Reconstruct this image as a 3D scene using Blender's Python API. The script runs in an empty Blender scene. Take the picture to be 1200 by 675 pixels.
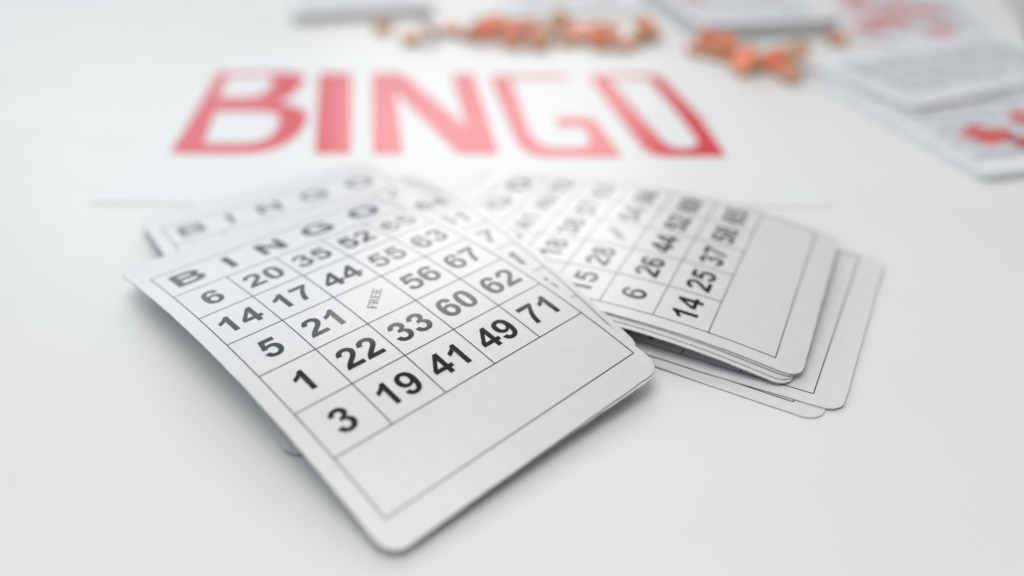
import bpy, bmesh, math, random
from mathutils import Vector, Matrix, noise
from mathutils.geometry import tessellate_polygon

# ------------------------------------------------------------------ scale
U = 0.0175                      # one number column of a bingo card, in metres
R = 1.03118                     # row height / column width
rng = random.Random(7)
scene = bpy.context.scene
COL = scene.collection

# ------------------------------------------------------------------ helpers
def link(o, parent=None):
    COL.objects.link(o)
    if parent is not None:
        o.parent = parent
    return o

def mesh_obj(name, verts, faces, mats, parent=None, mat_idx=None, smooth=False):
    me = bpy.data.meshes.new(name)
    me.from_pydata([tuple(v) for v in verts], [], faces)
    for m in (mats if isinstance(mats, (list, tuple)) else [mats]):
        me.materials.append(m)
    if mat_idx:
        me.polygons.foreach_set('material_index', mat_idx)
    if smooth is True:
        me.polygons.foreach_set('use_smooth', [True] * len(me.polygons))
    elif smooth:
        me.polygons.foreach_set('use_smooth', smooth)
    me.update()
    return link(bpy.data.objects.new(name, me), parent)

def tag(o, label, cat, group=None, kind=None):
    if label: o['label'] = label
    if cat: o['category'] = cat
    if group: o['group'] = group
    if kind: o['kind'] = kind
    return o

# ------------------------------------------------------------------ materials
def mat(name, color, rough=.5, spec=.5, coat=0., coat_rough=.2, var=0., vscale=300., bump=0., bscale=900., sss=0.):
    m = bpy.data.materials.new(name); m.use_nodes = True
    nt = m.node_tree; b = nt.nodes['Principled BSDF']
    b.inputs['Base Color'].default_value = (*color, 1)
    b.inputs['Roughness'].default_value = rough
    b.inputs['Specular IOR Level'].default_value = spec
    b.inputs['Coat Weight'].default_value = coat
    b.inputs['Coat Roughness'].default_value = coat_rough
    tc = nt.nodes.new('ShaderNodeTexCoord')
    if var:
        n = nt.nodes.new('ShaderNodeTexNoise'); n.inputs['Scale'].default_value = vscale
        n.inputs['Detail'].default_value = 6
        nt.links.new(tc.outputs['Object'], n.inputs['Vector'])
        r = nt.nodes.new('ShaderNodeValToRGB')
        r.color_ramp.elements[0].position = .3; r.color_ramp.elements[1].position = .7
        r.color_ramp.elements[0].color = (*[c * (1 - var) for c in color], 1)
        r.color_ramp.elements[1].color = (*[min(1, c * (1 + var * .5)) for c in color], 1)
        nt.links.new(n.outputs['Fac'], r.inputs['Fac'])
        nt.links.new(r.outputs['Color'], b.inputs['Base Color'])
    if bump:
        n2 = nt.nodes.new('ShaderNodeTexNoise'); n2.inputs['Scale'].default_value = bscale
        n2.inputs['Detail'].default_value = 4
        nt.links.new(tc.outputs['Object'], n2.inputs['Vector'])
        bp = nt.nodes.new('ShaderNodeBump'); bp.inputs['Strength'].default_value = bump
        bp.inputs['Distance'].default_value = .0004
        nt.links.new(n2.outputs['Fac'], bp.inputs['Height'])
        nt.links.new(bp.outputs['Normal'], b.inputs['Normal'])
    return m

M_table = mat('white_table_lacquer', (.73, .727, .717), rough=.34, spec=.5, var=.02, vscale=9., bump=.035, bscale=420.)
def specks(m, scale=55., size=.035, keep=.90, dark=.55):
    """a few dust specks and faint smudges on a lacquered top"""
    nt = m.node_tree; b = nt.nodes['Principled BSDF']; L = nt.links.new
    tc = nt.nodes.new('ShaderNodeTexCoord')
    v = nt.nodes.new('ShaderNodeTexVoronoi'); v.inputs['Scale'].default_value = scale
    L(tc.outputs['Object'], v.inputs['Vector'])
    a = nt.nodes.new('ShaderNodeMath'); a.operation = 'LESS_THAN'; a.inputs[1].default_value = size
    L(v.outputs['Distance'], a.inputs[0])
    sp = nt.nodes.new('ShaderNodeSeparateColor'); L(v.outputs['Color'], sp.inputs['Color'])
    g = nt.nodes.new('ShaderNodeMath'); g.operation = 'GREATER_THAN'; g.inputs[1].default_value = keep
    L(sp.outputs['Red'], g.inputs[0])
    mu = nt.nodes.new('ShaderNodeMath'); mu.operation = 'MULTIPLY'; L(a.outputs[0], mu.inputs[0]); L(g.outputs[0], mu.inputs[1])
    m2 = nt.nodes.new('ShaderNodeMath'); m2.operation = 'MULTIPLY'; m2.inputs[1].default_value = dark; L(mu.outputs[0], m2.inputs[0])
    mix = nt.nodes.new('ShaderNodeMix'); mix.data_type = 'RGBA'
    src = b.inputs['Base Color'].links[0].from_socket
    L(src, mix.inputs['A']); mix.inputs['B'].default_value = (.16, .15, .13, 1); L(m2.outputs[0], mix.inputs['Factor'])
    L(mix.outputs['Result'], b.inputs['Base Color'])
    n = nt.nodes.new('ShaderNodeTexNoise'); n.inputs['Scale'].default_value = 14; n.inputs['Detail'].default_value = 5
    L(tc.outputs['Object'], n.inputs['Vector'])
    r = nt.nodes.new('ShaderNodeMapRange'); r.inputs['From Min'].default_value = .3; r.inputs['From Max'].default_value = .7
    r.inputs['To Min'].default_value = .28; r.inputs['To Max'].default_value = .44
    L(n.outputs['Fac'], r.inputs['Value']); L(r.outputs['Result'], b.inputs['Roughness'])
specks(M_table)
M_card = mat('card_stock', (.675, .67, .683), rough=.31, spec=.85, var=.03, vscale=260., bump=.10, bscale=1500.)
M_edge = mat('card_cut_edge', (.50, .475, .45), rough=.8, spec=.2, var=.35, vscale=1200., bump=.6, bscale=2500.)
M_ink = mat('black_ink', (.009, .009, .011), rough=.13, spec=.64, var=.25, vscale=1500.)
M_glare_ink = mat('glare_lightened_ink', (.13, .13, .14), rough=.2, spec=.6, var=.25, vscale=1500.)  # black ink with window glare put into its colour, for two rear cards
M_line = mat('grid_ink', (.025, .025, .045), rough=.19, spec=.5)
M_paper = mat('poster_paper', (.735, .735, .742), rough=.38, spec=.5, bump=.05, bscale=700.)
M_red = mat('red_poster_ink', (.66, .024, .045), rough=.24, spec=.42, var=.06, vscale=120.)
M_ticket = mat('ticket_stock', (.70, .70, .725), rough=.5, spec=.4, var=.03, vscale=260.)
M_ticket_edge = mat('ticket_cut_edge', (.74, .74, .74), rough=.85, spec=.2, var=.3, vscale=900.)
M_blueink = mat('grey_blue_ink', (.27, .28, .33), rough=.5)
M_redink = mat('red_ticket_ink', (.60, .09, .09), rough=.5)
M_wood = mat('chip_wood', (.56, .33, .19), rough=.5, var=.25, vscale=220.)
M_orange = mat('chip_orange_paint', (.90, .22, .12), rough=.38, var=.08, vscale=200.)
M_floor = mat('floor_carpet', (.05, .07, .055), rough=.9)

# ------------------------------------------------------------------ glyph outlines (quadratic, 2048 per em)
GL = {
'0': (1139, "M563 1472Q776 1472 896 1320Q1039 1140 1039 723Q1039 307 895 125Q776 -25 563 -25Q349 -25 218 140Q87 304 87 726Q87 1140 231 1322Q350 1472 563 1472ZM563 1239Q512 1239 472 1206Q432 1174 410 1090Q381 981 381 723Q381 465 407 368Q433 272 472 240Q512 208 563 208Q614 208 654 240Q694 273 716 357Q745 465 745 723Q745 981 719 1077Q693 1174 654 1206Q614 1239 563 1239Z"),
'1': (1139, "M806 0L525 0L525 1059Q371 915 162 846L162 1101Q272 1137 401 1237Q530 1338 578 1472L806 1472Z"),
'2': (1139, "M1036 261L1036 0L51 0Q67 148 147 280Q227 413 463 632Q653 809 696 872Q754 959 754 1044Q754 1138 704 1188Q653 1239 564 1239Q476 1239 424 1186Q372 1133 364 1010L84 1038Q109 1270 241 1371Q373 1472 571 1472Q788 1472 912 1355Q1036 1238 1036 1064Q1036 965 1000 876Q965 786 888 688Q837 623 704 501Q571 379 536 339Q500 299 478 261Z"),
'3': (1139, "M77 389L349 422Q362 318 419 263Q476 208 557 208Q644 208 704 274Q763 340 763 452Q763 558 706 620Q649 682 567 682Q513 682 438 661L469 890Q583 887 643 940Q703 992 703 1079Q703 1153 659 1197Q615 1241 542 1241Q470 1241 419 1191Q368 1141 357 1045L98 1089Q125 1222 180 1302Q234 1381 332 1427Q429 1473 550 1473Q757 1473 882 1341Q985 1233 985 1097Q985 904 774 789Q900 762 976 668Q1051 574 1051 441Q1051 248 910 112Q769 -24 559 -24Q360 -24 229 90Q98 205 77 389Z"),
'4': (1139, "M638 0L638 295L38 295L38 541L674 1472L910 1472L910 542L1092 542L1092 295L910 295L910 0ZM638 542L638 1043L301 542Z"),
'5': (1139, "M91 377L371 406Q383 311 442 256Q501 200 578 200Q666 200 727 272Q788 343 788 487Q788 622 728 690Q667 757 570 757Q449 757 353 650L125 683L269 1446L1012 1446L1012 1183L482 1183L438 934Q532 981 630 981Q817 981 947 845Q1077 709 1077 492Q1077 311 972 169Q829 -25 575 -25Q372 -25 244 84Q116 193 91 377Z"),
'6': (1139, "M1029 1107L757 1077Q747 1161 705 1201Q663 1241 596 1241Q507 1241 446 1161Q384 1081 368 828Q473 952 629 952Q805 952 930 818Q1056 684 1056 472Q1056 247 924 111Q792 -25 585 -25Q363 -25 220 148Q77 320 77 713Q77 1116 226 1294Q375 1472 613 1472Q780 1472 890 1378Q999 1285 1029 1107ZM392 496Q392 359 455 284Q518 210 599 210Q677 210 729 271Q781 332 781 471Q781 614 725 680Q669 747 585 747Q504 747 448 684Q392 620 392 496Z"),
'7': (1139, "M86 1185L86 1446L1048 1446L1048 1241Q929 1124 806 905Q683 686 618 440Q554 193 555 0L284 0Q290 325 418 654Q546 983 760 1185Z"),
'8': (1139, "M328 791Q219 837 170 918Q120 998 120 1094Q120 1258 234 1365Q349 1472 560 1472Q768 1472 884 1365Q999 1258 999 1094Q999 993 946 914Q894 836 799 791Q920 742 983 648Q1046 554 1046 431Q1046 227 916 100Q786 -28 570 -28Q369 -28 235 78Q77 203 77 421Q77 541 136 642Q196 742 328 791ZM386 1074Q386 990 434 943Q481 896 560 896Q640 896 688 944Q736 991 736 1075Q736 1153 688 1200Q641 1248 562 1248Q482 1248 434 1200Q386 1152 386 1074ZM361 449Q361 332 421 266Q481 200 571 200Q659 200 717 264Q775 327 775 446Q775 551 716 614Q658 678 567 678Q462 678 412 606Q361 534 361 449Z"),
'9': (1139, "M92 339L364 369Q374 286 416 246Q458 206 527 206Q614 206 675 286Q736 366 753 618Q647 495 488 495Q315 495 190 628Q64 762 64 976Q64 1199 196 1336Q329 1472 534 1472Q757 1472 900 1300Q1043 1127 1043 732Q1043 331 894 153Q746 -25 508 -25Q337 -25 232 66Q126 157 92 339ZM729 953Q729 1089 666 1164Q604 1239 522 1239Q444 1239 392 1178Q341 1116 341 976Q341 834 397 768Q453 701 537 701Q615 701 672 765Q729 829 729 953Z"),
'B': (1479, "M150 1466L736 1466Q910 1466 996 1452Q1081 1437 1148 1391Q1216 1345 1261 1268Q1306 1192 1306 1097Q1306 994 1250 908Q1195 822 1100 779Q1234 740 1306 646Q1378 552 1378 425Q1378 325 1332 230Q1285 136 1204 80Q1124 23 1006 10Q932 2 649 0L150 0ZM446 1222L446 883L640 883Q813 883 855 888Q931 897 974 940Q1018 984 1018 1055Q1018 1123 980 1166Q943 1208 869 1217Q825 1222 616 1222ZM446 639L446 247L720 247Q880 247 923 256Q989 268 1030 314Q1072 361 1072 439Q1072 505 1040 551Q1008 597 948 618Q887 639 684 639Z"),
'I': (569, "M140 0L140 1466L436 1466L436 0Z"),
'N': (1479, "M152 0L152 1466L440 1466L1040 487L1040 1466L1315 1466L1315 0L1018 0L427 956L427 0Z"),
'G': (1593, "M831 539L831 786L1469 786L1469 202Q1376 112 1200 44Q1023 -25 842 -25Q612 -25 441 72Q270 168 184 348Q98 527 98 738Q98 967 194 1145Q290 1323 475 1418Q616 1491 826 1491Q1099 1491 1252 1376Q1406 1262 1450 1060L1156 1005Q1125 1113 1040 1176Q954 1238 826 1238Q632 1238 518 1115Q403 992 403 750Q403 489 519 358Q635 228 823 228Q916 228 1010 264Q1103 301 1170 353L1170 539Z"),
'O': (1593, "M89 724Q89 948 156 1100Q206 1212 292 1301Q379 1390 482 1433Q619 1491 798 1491Q1122 1491 1316 1290Q1511 1089 1511 731Q1511 376 1318 176Q1125 -25 802 -25Q475 -25 282 174Q89 374 89 724ZM394 734Q394 485 509 356Q624 228 801 228Q978 228 1092 356Q1205 483 1205 738Q1205 990 1094 1114Q984 1238 801 1238Q618 1238 506 1112Q394 987 394 734Z"),
# thin serif capitals for FREE
'f': (1139, "M55 0L55 55L235 85L235 1256L55 1286L55 1341L1040 1341L1040 1000L975 1000L940 1230Q820 1245 700 1245L430 1245L430 715L720 715L755 880L815 880L815 450L755 450L720 620L430 620L430 85L660 55L660 0Z"),
'r': (1366, "M430 590L430 85L610 55L610 0L55 0L55 55L235 85L235 1256L55 1286L55 1341L640 1341Q910 1341 1015 1250Q1120 1158 1120 975Q1120 840 1045 745Q970 650 845 610L1190 85L1345 55L1345 0L1020 0L645 590ZM915 965Q915 1115 855 1180Q795 1245 650 1245L430 1245L430 686L655 686Q795 686 855 750Q915 814 915 965Z"),
'e': (1251, "M55 55L235 85L235 1256L55 1286L55 1341L1140 1341L1140 1010L1075 1010L1040 1225Q920 1245 720 1245L430 1245L430 740L830 740L865 890L925 890L925 490L865 490L830 645L430 645L430 95L780 95Q980 95 1060 110L1115 345L1180 345L1160 0L55 0Z"),
}

def parse(path, n=5):
    """outline path -> list of closed loops of (x, y)"""
    import re
    loops = []; cur = []
    toks = re.findall(r'[MLQZ]|-?\d*\.?\d+', path); i = 0; p = (0, 0); cmd = None
    while i < len(toks):
        if toks[i] in 'MLQZ':
            cmd = toks[i]; i += 1
            if cmd == 'Z':
                if len(cur) > 1 and math.dist(cur[0], cur[-1]) < 1e-6: cur.pop()
                loops.append(cur); cur = []
            continue
        if cmd in 'ML':
            p = (float(toks[i]), float(toks[i + 1])); i += 2; cur.append(p)
            if cmd == 'M': cmd = 'L'
        else:
            q = (float(toks[i]), float(toks[i + 1])); e = (float(toks[i + 2]), float(toks[i + 3])); i += 4
            for k in range(1, n + 1):
                t = k / n
                cur.append(tuple((1 - t) ** 2 * a + 2 * t * (1 - t) * b + t * t * c for a, b, c in zip(p, q, e)))
            p = e
    return loops

_tri = {}
def glyph(ch):
    if ch not in _tri:
        adv, path = GL[ch]
        loops = parse(path)
        pts = [q for lp in loops for q in lp]
        tris = tessellate_polygon([[Vector((x, y, 0)) for x, y in lp] for lp in loops])
        _tri[ch] = (adv, pts, [tuple(t) for t in tris])
    return _tri[ch]

def orient(verts, faces):
    out = []
    for f in faces:
        a, b, c = (verts[i] for i in f[:3])
        z = (b[0] - a[0]) * (c[1] - a[1]) - (b[1] - a[1]) * (c[0] - a[0])
        out.append(tuple(f) if z > 0 else tuple(reversed(f)))
    return out

class Flat:
    """collects flat print shapes in card coordinates (x, y)"""
    def __init__(s): s.v = []; s.f = []
    def add(s, pts, faces):
        o = len(s.v); s.v += pts; s.f += [tuple(i + o for i in f) for f in orient(pts, faces)]
    def text(s, txt, cx, cy, em, sx=1., ang=0., cap=1466.):
        w = sum(glyph(c)[0] for c in txt) * sx
        x = -w / 2; ca, sa = math.cos(ang), math.sin(ang); k = em / 2048
        for c in txt:
            adv, pts, tris = glyph(c)
            q = []
            for px, py in pts:
                lx, ly = (x + px * sx) * k, (py - cap / 2) * k
                q.append((cx + lx * ca - ly * sa, cy + lx * sa + ly * ca))
            s.add(q, tris); x += adv * sx
    def line(s, x0, y0, x1, y1, w, n=24):
        dx, dy = x1 - x0, y1 - y0; L = math.hypot(dx, dy); nx, ny = -dy / L * w / 2, dx / L * w / 2
        pts = []; fs = []
        for i in range(n + 1):
            t = i / n; x, y = x0 + dx * t, y0 + dy * t
            pts += [(x + nx, y + ny), (x - nx, y - ny)]
            if i: fs.append((2 * i - 2, 2 * i - 1, 2 * i + 1, 2 * i))
        s.add(pts, fs)
    def poly(s, loops):
        pts = [q for lp in loops for q in lp]
        s.add(pts, [tuple(t) for t in tessellate_polygon([[Vector((x, y, 0)) for x, y in lp] for lp in loops])])
    def build(s, name, m, parent, surf, off):
        vs = []
        for x, y in s.v:
            z = surf(x, y); e = .02
            n = Vector((-(surf(x + e, y) - surf(x - e, y)) / (2 * e), -(surf(x, y + e) - surf(x, y - e)) / (2 * e), 1)).normalized()
            vs.append((Vector((x, y, z)) + n * off) * U)
        return mesh_obj(name, vs, s.f, m, parent)

# ------------------------------------------------------------------ a sheet with rounded corners, any bend, real thickness
def sheet_geo(x0, x1, y0, y1, rad, th, surf, nx=34, ny=44, wear=.0, seed=0):
    def axis(a, b, n):
        r = [a + rad * (1 - math.cos(t * math.pi / 2 / 6)) for t in range(6)] if rad > 0 else [a]
        mid = [a + rad + (b - a - 2 * rad) * t / (n - 1) for t in range(n)] if rad > 0 else [a + (b - a) * t / (n - 1) for t in range(1, n - 1)]
        e = [b - rad * (1 - math.cos(t * math.pi / 2 / 6)) for t in range(5, -1, -1)] if rad > 0 else [b]
        return r + mid + e
    ys = axis(y0, y1, ny)
    m = nx + 12
    def half(y):
        d = max(0, y0 + rad - y, y - (y1 - rad))
        return rad - math.sqrt(max(0, rad * rad - d * d)) if rad > 0 else 0
    xs0 = axis(x0, x1, nx); m = len(xs0)
    rows = []
    for j, y in enumerate(ys):
        h_ = half(y); a, b = x0 + h_, x1 - h_
        row = []
        for i, x in enumerate(xs0):
            t = (x - x0) / (x1 - x0)
            px, py = a + (b - a) * t, y
            if wear and (i in (0, m - 1) or j in (0, len(ys) - 1)):
                k = noise.noise(Vector((px * 2.3, py * 2.3, seed * 3.7))) * wear + noise.noise(Vector((px * 9, py * 9, seed))) * wear * .6
                if i == 0: px += abs(k)
                if i == m - 1: px -= abs(k)
                if j == 0: py += abs(k)
                if j == len(ys) - 1: py -= abs(k)
            row.append((px, py))
        rows.append(row)
    V = []; F = []; MI = []; SM = []
    def nrm(x, y):
        e = .02
        return Vector((-(surf(x + e, y) - surf(x - e, y)) / (2 * e), -(surf(x, y + e) - surf(x, y - e)) / (2 * e), 1)).normalized()
    ny_ = len(rows)
    for layer in (0, 1):
        for row in rows:
            for x, y in row:
                p = Vector((x, y, surf(x, y)))
                if layer: p = p - nrm(x, y) * th
                V.append(p * U)
    N = ny_ * m
    idx = lambda l, j, i: l * N + j * m + i
    for j in range(ny_ - 1):
        for i in range(m - 1):
            F.append((idx(0, j, i), idx(0, j, i + 1), idx(0, j + 1, i + 1), idx(0, j + 1, i))); MI.append(0); SM.append(True)
            F.append((idx(1, j, i), idx(1, j + 1, i), idx(1, j + 1, i + 1), idx(1, j, i + 1))); MI.append(0); SM.append(True)
    ring = [(0, i) for i in range(m)] + [(j, m - 1) for j in range(1, ny_)] + [(ny_ - 1, i) for i in range(m - 2, -1, -1)] + [(j, 0) for j in range(ny_ - 2, 0, -1)]
    # the cut edge: its own vertices, with a slightly bulged and ragged middle
    E0 = len(V)
    for (j, i) in ring:
        a, b = V[idx(0, j, i)], V[idx(1, j, i)]
        V.append(a.copy()); V.append((a + b) / 2 + Vector((rng.uniform(-1, 1), rng.uniform(-1, 1), 0)) * (.004 * U if wear else 0)); V.append(b.copy())
    n = len(ring)
    for k in range(n):
        q = (k + 1) % n
        for s in (0, 1):
            F.append((E0 + 3 * k + s, E0 + 3 * k + s + 1, E0 + 3 * q + s + 1, E0 + 3 * q + s)); MI.append(1); SM.append(False)
    return V, F, MI, SM

def bend(b, extra=None):
    def s(x, y):
        z = b[0] * y * y + b[1] * x * x + b[2] * x * y
        return z + (extra(x, y) if extra else 0)
    return s

CX0, CX1 = -.28 - 2.5, 5.15 - 2.5           # card outline, columns from the card's middle
CY0, CY1 = (-1.64 - 2) * R, (6.98 - 2) * R
VB, VT = -1.163, 6.04                       # printed frame, in rows
def uv(u, v): return (u - 2.5, (v - 2) * R)

def from_corner(c, yaw, side='left'):
    """middle of a card whose near corner lies at c"""
    lx, ly = (CX0 if side == 'left' else CX1), CY0
    return (c[0] - lx * math.cos(yaw) + ly * math.sin(yaw), c[1] - lx * math.sin(yaw) - ly * math.cos(yaw))

def bingo_card(o, yaw, tx, ty, b, rows, label, group=None, extra=None, th=.034, heading=True, seed=0, scale=1., em=.69, ink=None):
    """rows: top row first, five rows of five numbers; None in the middle is FREE"""
    surf = bend(b, extra); ink = ink or M_ink
    V, F, MI, SM = sheet_geo(CX0, CX1, CY0, CY1, .31, th, surf, wear=.013, seed=seed)
    card = mesh_obj('bingo_card', V, F, [M_card, M_edge], None, MI, SM)
    card.matrix_world = Matrix.Translation(Vector(o) * U) @ Matrix.Rotation(yaw, 4, 'Z') @ Matrix.Rotation(tx, 4, 'X') @ Matrix.Rotation(ty, 4, 'Y') @ Matrix.Scale(scale, 4)
    tag(card, label, 'bingo card', group)
    w = .017 * em / .69
    h = Flat(); g = Flat()
    for v in (VB, 0, 1, 2, 3, 4, 5, VT): h.line(*uv(0, v), *uv(5, v), w)
    h.build('printed_row_line', M_line, card, surf, .004)
    for u in (0, 5): g.line(*uv(u, VB), *uv(u, VT), w)
    for u in (1, 2, 3, 4): g.line(*uv(u, 0), *uv(u, 5), w)
    g.build('printed_column_line', M_line, card, surf, .0055)
    if heading:
        t = Flat()
        for u_, c in zip((.5, 1.33, 2.2, 3.25, 4.37), 'BINGO'): t.text(c, *uv(u_, 5.54), .77, 1.2)
        t.build('heading_lettering', ink, card, surf, .005)
    t = Flat(); fr = Flat()
    for j, row in enumerate(rows):
        for k, nmb in enumerate(row):
            if nmb is None: fr.text('free', *uv(k + .5, 4.5 - j), .25, 1., math.radians(45), 1341)
            else: t.text(str(nmb), *uv(k + .49, 4.5 - j), em)
    t.build('number_lettering', ink, card, surf, .005)
    fr.build('free_lettering', M_ink, card, surf, .005)
    return card

# ------------------------------------------------------------------ table and floor
def slab(name, pts, z0, z1, m, bev):
    bm = bmesh.new()
    vs = [bm.verts.new((x * U, y * U, z1 * U)) for x, y in pts]
    f = bm.faces.new(vs); r = bmesh.ops.extrude_face_region(bm, geom=[f])
    for v in r['geom']:
        if isinstance(v, bmesh.types.BMVert): v.co.z = z0 * U
    bmesh.ops.recalc_face_normals(bm, faces=bm.faces)
    bmesh.ops.bevel(bm, geom=[e for e in bm.edges], offset=bev * U, segments=3, affect='EDGES')
    me = bpy.data.meshes.new(name); bm.to_mesh(me); bm.free(); me.materials.append(m)
    return link(bpy.data.objects.new(name, me))

table = slab('table_top', [(-60, -14), (13.9, -14), (15.5, 20), (22.25, 39.3), (31, 60), (-60, 60)], -1.6, 0, M_table, .12)
tag(table, 'glossy white table top that every card, chip and paper lies on', 'table')
fl = slab('floor', [(-170, -90), (170, -90), (170, 190), (-170, 190)], -42.5, -42, M_floor, .1)
tag(fl, None, None, kind='structure')

# ------------------------------------------------------------------ the poster
def poster():
    W, H = 17.3, 12.2
    ang = math.radians(-.6)
    surf = lambda x, y: .014 + .006 * (max(0, abs(x - W / 2) - 6.5) / 2.2) ** 2 + .003 * math.sin(x * .5 + 1)
    V, F, MI, SM = sheet_geo(0, W, 0, H, 0, .009, surf, 60, 40)
    p = mesh_obj('poster_sheet', V, F, [M_paper, M_paper], None, MI, SM)
    p.location = (-9.87 * U, 17.49 * U, .001 * U); p.rotation_euler = (0, 0, ang)
    tag(p, 'white paper sheet printed with big red BINGO letters, lying behind the card stacks', 'poster')
    L = {
     'B': "M-9.0 20.42L-9.75 27.2L-7.7 27.2Q-6.72 27.2 -6.72 26.3Q-6.72 24.9 -7.1 24.25Q-6.0 24.0 -5.9 22.8Q-5.75 20.42 -7.2 20.42ZM-9.03 24.75L-9.33 26.85L-8.1 26.85Q-7.72 26.8 -7.68 25.9Q-7.63 24.75 -8.2 24.75ZM-8.33 21.1L-8.75 23.55L-7.4 23.55Q-6.78 23.55 -6.65 22.6Q-6.45 21.1 -7.3 21.1Z",
     'I': "M-6.4 27.15L-5.32 27.15L-4.25 20.42L-5.19 20.42Z",
     'N': "M-4.64 27.15L-3.66 27.15L-1.3 22.3L-1.99 27.05L-1.28 27.05L-.36 20.4L-1.42 20.4L-3.66 25.3L-2.87 20.42L-3.67 20.42Z",
     'G': "M-.55 26.9L1.8 26.9L1.78 26.55L-.04 26.55L.45 22.2Q.6 20.85 1.25 20.8L1.75 20.8Q2.12 20.85 2.12 21.3Q2.12 22.3 1.9 22.35L1.27 22.35L1.28 23.05L2.0 23.05Q2.4 23.05 2.5 22.3L2.88 20.18L.95 20.18Q.3 20.2 .08 21.4L-.68 26.3Q-.72 26.9 -.55 26.9Z",
     'O': "M2.7 26.95L4.6 26.95Q4.9 26.95 4.95 26.4L5.46 23.1L5.6 20.2L4.1 20.2Q3.7 20.2 3.5 20.7L3.08 23.1L2.56 26.5Q2.52 26.95 2.7 26.95ZM3.13 26.62L4.42 26.62L4.85 23.4L5.05 21.4Q5.05 20.75 4.55 20.75Q4.2 20.75 4.1 21.3L3.75 23.1Z",
    }
    ca, sa = math.cos(-ang), math.sin(-ang)
    for c, path in L.items():
        f = Flat(); loops = []
        for lp in parse(path, 8):
            q = [((x + 9.87) * ca - (y - 17.49) * sa, (x + 9.87) * sa + (y - 17.49) * ca) for x, y in lp]
            d = []
            for a, b in zip(q, q[1:] + q[:1]):
                n = max(1, int(math.dist(a, b) / .5))
                d += [(a[0] + (b[0] - a[0]) * t / n, a[1] + (b[1] - a[1]) * t / n) for t in range(n)]
            loops.append(d)
        f.poly(loops); f.build('red_letter', M_red, p, surf, .012)['label'] = 'printed red capital letter ' + c
poster()

# ------------------------------------------------------------------ the front stack (top card first)
B1 = (-.02552, -.00043, -.00534)
def rnd_rows(seed):
    r = random.Random(seed); cols = [r.sample(range(1 + 15 * k, 16 + 15 * k), 5) for k in range(5)]
    rows = [[cols[k][j] for k in range(5)] for j in range(5)]; rows[2][2] = None
    return rows
FG = 'bingo cards of the front stack'
bingo_card((-2.03581, 11.73101, .82631), .74516, .05706, -.02398, B1,
  [[6, 20, 35, 52, 65], [14, 17, 44, 55, 63], [5, 21, None, 56, 67], [1, 22, 33, 60, 62], [3, 19, 41, 49, 71]],
  'top bingo card of the front stack, bottom row reading 3 19 41 49 71', FG, seed=1)
bingo_card((*from_corner((2.475, 10.715), .722, 'right'), .788), .722, .057, -.024, B1, rnd_rows(3),
  'bingo card directly under the top front card, only its near edge showing', FG, seed=2)
rw = rnd_rows(5)
for j, n_ in enumerate((64, 61, 67, 71, 66)): rw[j][4] = n_
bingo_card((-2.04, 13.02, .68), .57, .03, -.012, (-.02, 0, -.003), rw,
  'bingo card whose rounded corner peeks out at the right edge of the front stack', FG, seed=4, heading=False, ink=M_glare_ink, extra=lambda x, y: -.009 * max(0, y - 1) ** 2)
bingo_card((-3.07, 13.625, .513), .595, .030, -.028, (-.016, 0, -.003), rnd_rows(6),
  'bingo card sticking out behind the top front card, blurred heading in view', FG, seed=3, ink=M_glare_ink)
bingo_card((-2.2, 13.0, .10), .70, .0, .0, (-.003, 0, 0), rnd_rows(9),
  'lowest bingo card of the front stack, lying in shadow on the white table', FG, seed=6)

# ------------------------------------------------------------------ the right stack
RG = 'bingo cards of the right stack'
B2 = (-.027, -.011, .006)
rows2 = [[10, 24, 41, 49, 72], [13, 18, 38, 57, 63], [15, 28, None, 54, 66], [6, 26, 44, 52, 69], [14, 25, 37, 58, 65]]
B2 = (-.026, -.0121, .001)
E2 = lambda x, y: .0012 * y ** 3 + .012 * max(0, y - 2.5) ** 2 + .018 * max(0, -2.5 - y) ** 2
bingo_card((2.5863, 14.6984, .631), 1.1338, -.0054, -.007, B2, rows2,
  'top card of the right stack, with numbers 14 25 37 58 beside its blank panel', RG, seed=11, scale=.965, em=.66, th=.026, extra=E2)
bingo_card((2.565, 14.705, .605), 1.127, -.0054, -.007, B2, rnd_rows(12),
  'bingo card directly beneath the top card of the right stack, nearly hidden', RG, seed=12, scale=.965, th=.024, extra=E2)
bingo_card((2.47, 14.65, .579), 1.122, -.0054, -.007, B2, rnd_rows(16),
  'third bingo card of the right stack, showing only as a thin layered edge', RG, seed=16, scale=.965, th=.024, extra=E2)
bingo_card((2.40, 14.57, .553), 1.13, -.0054, -.007, B2, rnd_rows(13),
  'fourth bingo card of the right stack, its worn corner just beside the top corner', RG, seed=13, scale=.965, th=.024, extra=E2)
bingo_card((*from_corner((5.20, 10.03), 1.09), .05), 1.09, .0, .0, (0, 0, 0), rnd_rows(14),
  'bingo card jutting out beyond the blank end of the right stack', RG, seed=14, th=.022, extra=lambda x, y: .03 * max(0, y + 1.8))
bingo_card((*from_corner((4.793, 9.837), 1.03), .024), 1.03, .0, .0, (0, 0, 0), rnd_rows(15),
  'bottom bingo card of the right stack, lying flat on the table', RG, seed=15, th=.022, extra=lambda x, y: .025 * max(0, y + 1.8))

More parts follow.
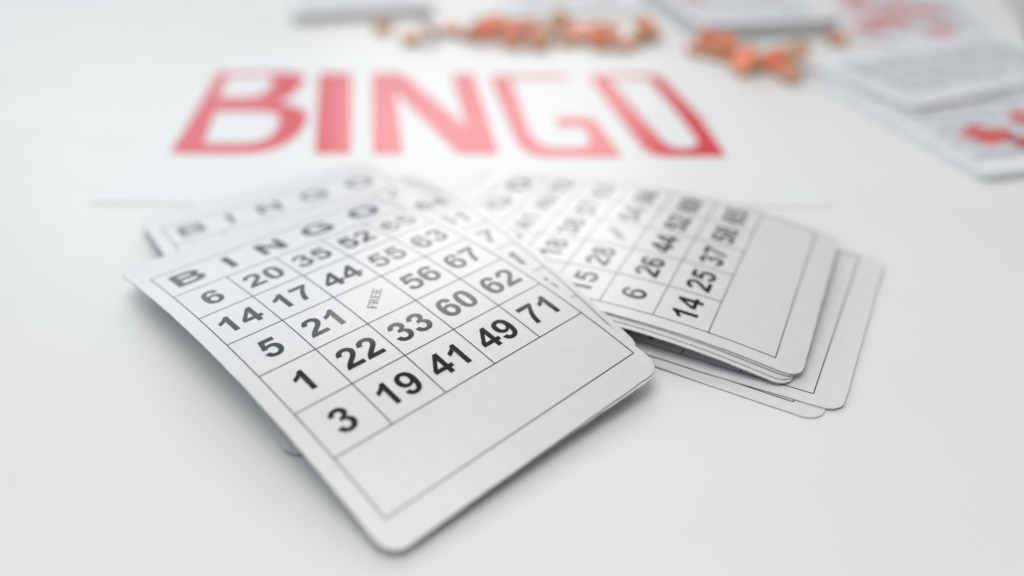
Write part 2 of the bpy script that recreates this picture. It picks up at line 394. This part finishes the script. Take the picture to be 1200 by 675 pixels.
# ------------------------------------------------------------------ blurred ticket packs further back
def ticket_sheet(w, h, surf, seed, red):
    V, F, MI, SM = sheet_geo(-w / 2, w / 2, -h / 2, h / 2, .25, .045, surf, 10, 12)
    t = mesh_obj('bingo_ticket', V, F, [M_ticket, M_ticket_edge], None, MI, SM)
    return t
def print_ticket(t, w, h, surf, seed, marks):
    r = random.Random(seed); f = Flat(); g = Flat()
    nx, ny = 8, 9
    for j in range(ny):
        for i in range(nx):
            f.text(str(r.randint(1, 90)), -w / 2 + .5 + (w - 1) * (i + .5) / nx, -h / 2 + .7 + (h - 1.6) * (j + .5) / ny, .50)
    f.build('number_lettering', M_blueink, t, surf, .005)
    for i in range(nx + 1):
        x = -w / 2 + .5 + (w - 1) * i / nx; g.line(x, -h / 2 + .7, x, h / 2 - .9, .03, 6)
    g.build('printed_column_line', M_blueink, t, surf, .004)
    for (x, y, s, a) in marks:
        m = Flat(); n = 40; pts = []
        for k in range(n):
            th = 2 * math.pi * k / n; rr = s * (.62 + .38 * abs(math.cos(2.5 * th)))
            pts.append((x + rr * math.cos(th + a), y + rr * math.sin(th + a) * .9))
        m.poly([pts]); m.build('red_flower_print', M_redink, t, surf, .008)
def pack(cx, cy, yaw, n, where, short, marks, seed, jitter=.12, w=5.5, h=8.2, th=.055):
    r = random.Random(seed); flat = lambda x, y: 0
    proto = ticket_sheet(w, h, flat, seed, None)
    g = 'tickets of the ' + short
    for k in range(n):
        o = proto if k == 0 else link(proto.copy())
        o.location = ((cx + r.uniform(-jitter, jitter)) * U, (cy + r.uniform(-jitter, jitter)) * U, (th * (k + 1)) * U)
        o.rotation_euler = (0, 0, yaw + r.uniform(-.03, .03))
        if k < n - 1: tag(o, 'lower ticket in ' + where, 'bingo ticket', g)
        else:
            # the top ticket carries its own print
            tag(o, 'top ticket of ' + where, 'bingo ticket', g)
            print_ticket(o, w, h, flat, seed, marks)
    return
def pack_at(corner, yaw, *a, w=5.5, h=8.2, **k):
    """corner: the pack's near left corner"""
    ca, sa = math.cos(yaw), math.sin(yaw)
    pack(corner[0] + ca * w / 2 - sa * h / 2, corner[1] + sa * w / 2 + ca * h / 2, yaw, *a, w=w, h=h, **k)
D = math.radians
pack_at((11.5, 18.75), D(13), 3, 'the nearest ticket pack, on the far side of the right stack', 'nearest pack', [(-.82, -1.9, .85, .3), (-.1, -2.6, .6, 1.1), (1.2, -1.15, .75, .4)], 21)
pack_at((11.6, 23.2), D(24), 9, 'the plain ticket pack behind the nearest one', 'plain pack', [], 22, th=.034, w=8.2, h=4.9)
pack_at((7.0, 30.95), D(10), 11, 'the thick dark edged pack behind the right chip heap', 'thick pack', [(-1.6, 0, .6, 0), (.2, 2.2, .6, .5), (2.0, .3, .5, 0)], 23)
pack_at((-8.6, 33.4), D(13), 7, 'the ticket pack beyond the letter B', 'pack beyond B', [(2.0, 1., .6, 0)], 24)
pack_at((.2, 33.8), D(8), 3, 'the ticket pack beyond the letter G', 'pack beyond G', [(1.8, -1, .5, .4)], 25)
pack_at((12.6, 31.0), D(-12), 2, 'the loose pack strewn with many red flowers', 'flowery pack', [(-1.9, 1, .8, 0), (-.2, 2.2, .8, .5), (-.9, -.8, .9, .9), (.8, .7, .8, .2), (-2.0, -2.3, .8, .2), (.6, -2.4, .7, .2), (-1.9, 3, .7, .2)], 26)

# ------------------------------------------------------------------ orange chips
def make_chip():
    def lathe(prof, n=28, g=.78):
        V = []; F = []
        for (r_, z) in prof:
            for k in range(n):
                a = 2 * math.pi * k / n; V.append((r_ * math.cos(a) * U * g, r_ * math.sin(a) * U * g, z * U * g))
        for j in range(len(prof) - 1):
            for k in range(n): F.append((j * n + k, j * n + (k + 1) % n, (j + 1) * n + (k + 1) % n, (j + 1) * n + k))
        F.append(tuple(reversed(range(n)))); F.append(tuple(range((len(prof) - 1) * n, len(prof) * n)))
        return V, F
    V, F = lathe([(.44, -.16), (.49, -.12), (.5, 0), (.49, .12), (.44, .155)])
    c = mesh_obj('bingo_chip', V, F, M_wood)
    V, F = lathe([(.43, .155), (.42, .175), (.36, .172), (.33, .16)])
    mesh_obj('painted_face', V, F, M_orange, c)
    return c
chip = make_chip(); first = [True]
def put_chip(x, y, z, tilt, az, label, group, flip=False):
    if first[0]: o = chip; first[0] = False
    else:
        o = link(chip.copy())
        for ch in chip.children:
            q = ch.copy(); link(q); q.parent = o
    o.location = (x * U, y * U, z * U)
    o.rotation_euler = (tilt + (math.pi if flip else 0), 0, az)
    tag(o, label, 'bingo chip', group)
lone = [(-4.95, 32.3, .17, 0, 0, 'single orange chip lying apart beside the top left ticket pack'),
        (-3.7, 30.75, .17, 0, 0, 'brownish chip at the left end of the chip row, behind the letter N')]
for x, y, z, t_, a_, l in lone: put_chip(x, y, z, t_, a_, l, 'orange bingo chips')
put_chip(-3.05, 31.2, .36, D(38), 2.2, 'tilted chip leaning on the left end of the chip row', 'orange bingo chips')
rowc = [(-1.75, 31.3), (-1.05, 30.8), (-.35, 31.5), (.0, 30.45), (.25, 31.3), (.75, 30.2), (1.15, 31.2), (1.4, 30.4), (2.4, 30.9), (3.0, 30.3), (3.45, 30.9), (4.0, 30.1), (4.35, 30.75), (4.75, 31.5), (5.1, 31.0), (2.1, 32.2), (-.6, 32.1), (1.9, 30.5), (2.2, 31.3), (.55, 30.9), (-1.4, 31.7), (2.75, 31.5), (1.7, 31.8), (-2.3, 31.7), (3.2, 31.3), (-.75, 30.9)]
for i, (x, y) in enumerate(rowc):
    lean = i % 3 == 1; x += rng.uniform(-.25, .25); y += rng.uniform(-.5, .5)
    put_chip(x, y, .42 if lean else .17, D(rng.uniform(25, 60)) if lean else 0, rng.uniform(-.6, .6), 'orange chip in the long blurred row behind the poster', 'orange chips in the long row', i % 5 == 2)
for x, y in ((.3, 30.9), (3.6, 30.45), (4.9, 31.2)):
    put_chip(x, y, .52, D(rng.uniform(5, 15)), rng.uniform(-1, 1), 'orange chip lying on top of others in the long blurred row', 'orange chips on top of the long row')
heap = [(6.5, 29.3), (7.15, 28.7), (6.95, 29.8), (7.6, 29.3), (7.65, 28.0), (7.55, 27.0), (8.1, 27.6), (8.2, 28.4), (8.6, 27.2), (9.0, 26.4), (9.0, 27.1), (9.75, 28.2), (9.6, 28.9), (11.9, 30.6)]
for i, (x, y) in enumerate(heap):
    lean = i % 3 == 2
    put_chip(x, y, .42 if lean else .17, D(rng.uniform(30, 70)) if lean else 0, rng.uniform(-.6, .6), 'orange chip in the heap just behind the letter O', 'orange chips in the right heap', i in (9, 11))
for x, y in ((7.4, 28.95), (7.8, 27.5)):
    put_chip(x, y, .52, D(rng.uniform(15, 30)), rng.uniform(-.4, .4), 'orange chip lying on top of the heap behind the letter O', 'orange chips on top of the right heap')

# ------------------------------------------------------------------ light
world = bpy.data.worlds.new('World'); scene.world = world; world.use_nodes = True
nt = world.node_tree; bg = nt.nodes['Background']
tc = nt.nodes.new('ShaderNodeTexCoord'); sep = nt.nodes.new('ShaderNodeSeparateXYZ')
nt.links.new(tc.outputs['Generated'], sep.inputs['Vector'])
def ramp(src, stops):
    mr = nt.nodes.new('ShaderNodeMapRange'); mr.inputs['From Min'].default_value = -1; mr.inputs['From Max'].default_value = 1
    nt.links.new(src, mr.inputs['Value'])
    r = nt.nodes.new('ShaderNodeValToRGB'); nt.links.new(mr.outputs['Result'], r.inputs['Fac'])
    el = r.color_ramp.elements
    while len(el) < len(stops): el.new(.5)
    for e, (p_, c_) in zip(el, stops): e.position = p_; e.color = (*c_, 1)
    return r.outputs['Color']
cx = ramp(sep.outputs['X'], [(0, (2.1, 2.4, 2.65)), (.22, (1.7, 1.9, 2.05)), (.42, (1., 1.02, 1.04)), (.62, (.9, .91, .89)), (1, (.66, .72, .66))])
cy = ramp(sep.outputs['Z'], [(0, (.5, .5, .5)), (.5, (.72, .72, .72)), (.70, (.55, .55, .55)), (.80, (.28, .28, .28)), (1, (.6, .6, .6))])
mx = nt.nodes.new('ShaderNodeMix'); mx.data_type = 'RGBA'; mx.blend_type = 'MULTIPLY'; mx.inputs['Factor'].default_value = 1
nt.links.new(cx, mx.inputs['A']); nt.links.new(cy, mx.inputs['B'])
nt.links.new(mx.outputs['Result'], bg.inputs['Color'])
bg.inputs['Strength'].default_value = .8

def area(name, loc, target, sx, sy, power, color):
    l = bpy.data.lights.new(name, 'AREA'); l.shape = 'RECTANGLE'; l.size = sx; l.size_y = sy; l.energy = power; l.color = color
    o = link(bpy.data.objects.new(name, l)); o.location = loc
    o.rotation_euler = (Vector(target) - Vector(loc)).to_track_quat('-Z', 'Y').to_euler()
area('window_light', (-.06, 2.02, 1.08), (0, .25, 0), .85, 1.08, 9.6, (1., 1., 1.))
area('side_window_light', (-.86, 1.9, 1.06), (0, .25, 0), .70, 1.04, 2.6, (.90, .98, 1.08))
area('overhead_fill_light', (-.09, .22, 1.0), (-.02, .22, 0), .8, .8, 6.2, (1., .985, .952))  # added overhead fill, set low so brightness falls off towards the frame edges

# ------------------------------------------------------------------ camera
cam = bpy.data.cameras.new('camera'); co = link(bpy.data.objects.new('camera', cam))
cam.sensor_width = 36; cam.lens = 974.7 / 1200 * 36
cam.clip_start = .005; cam.clip_end = 20
co.location = (0, 0, 8.70385 * U); co.rotation_euler = (math.pi / 2 - .56259, 0, 0)
cam.dof.use_dof = True; cam.dof.focus_distance = 13.6 * U; cam.dof.aperture_fstop = cam.lens / (.60 * U * 1000)
cam.dof.aperture_blades = 0
scene.camera = co

scene.render.engine = 'CYCLES'
scene.cycles.use_denoising = True
scene.view_settings.view_transform = 'Standard'; scene.view_settings.look = 'None'
scene.view_settings.exposure = 0; scene.view_settings.gamma = 1
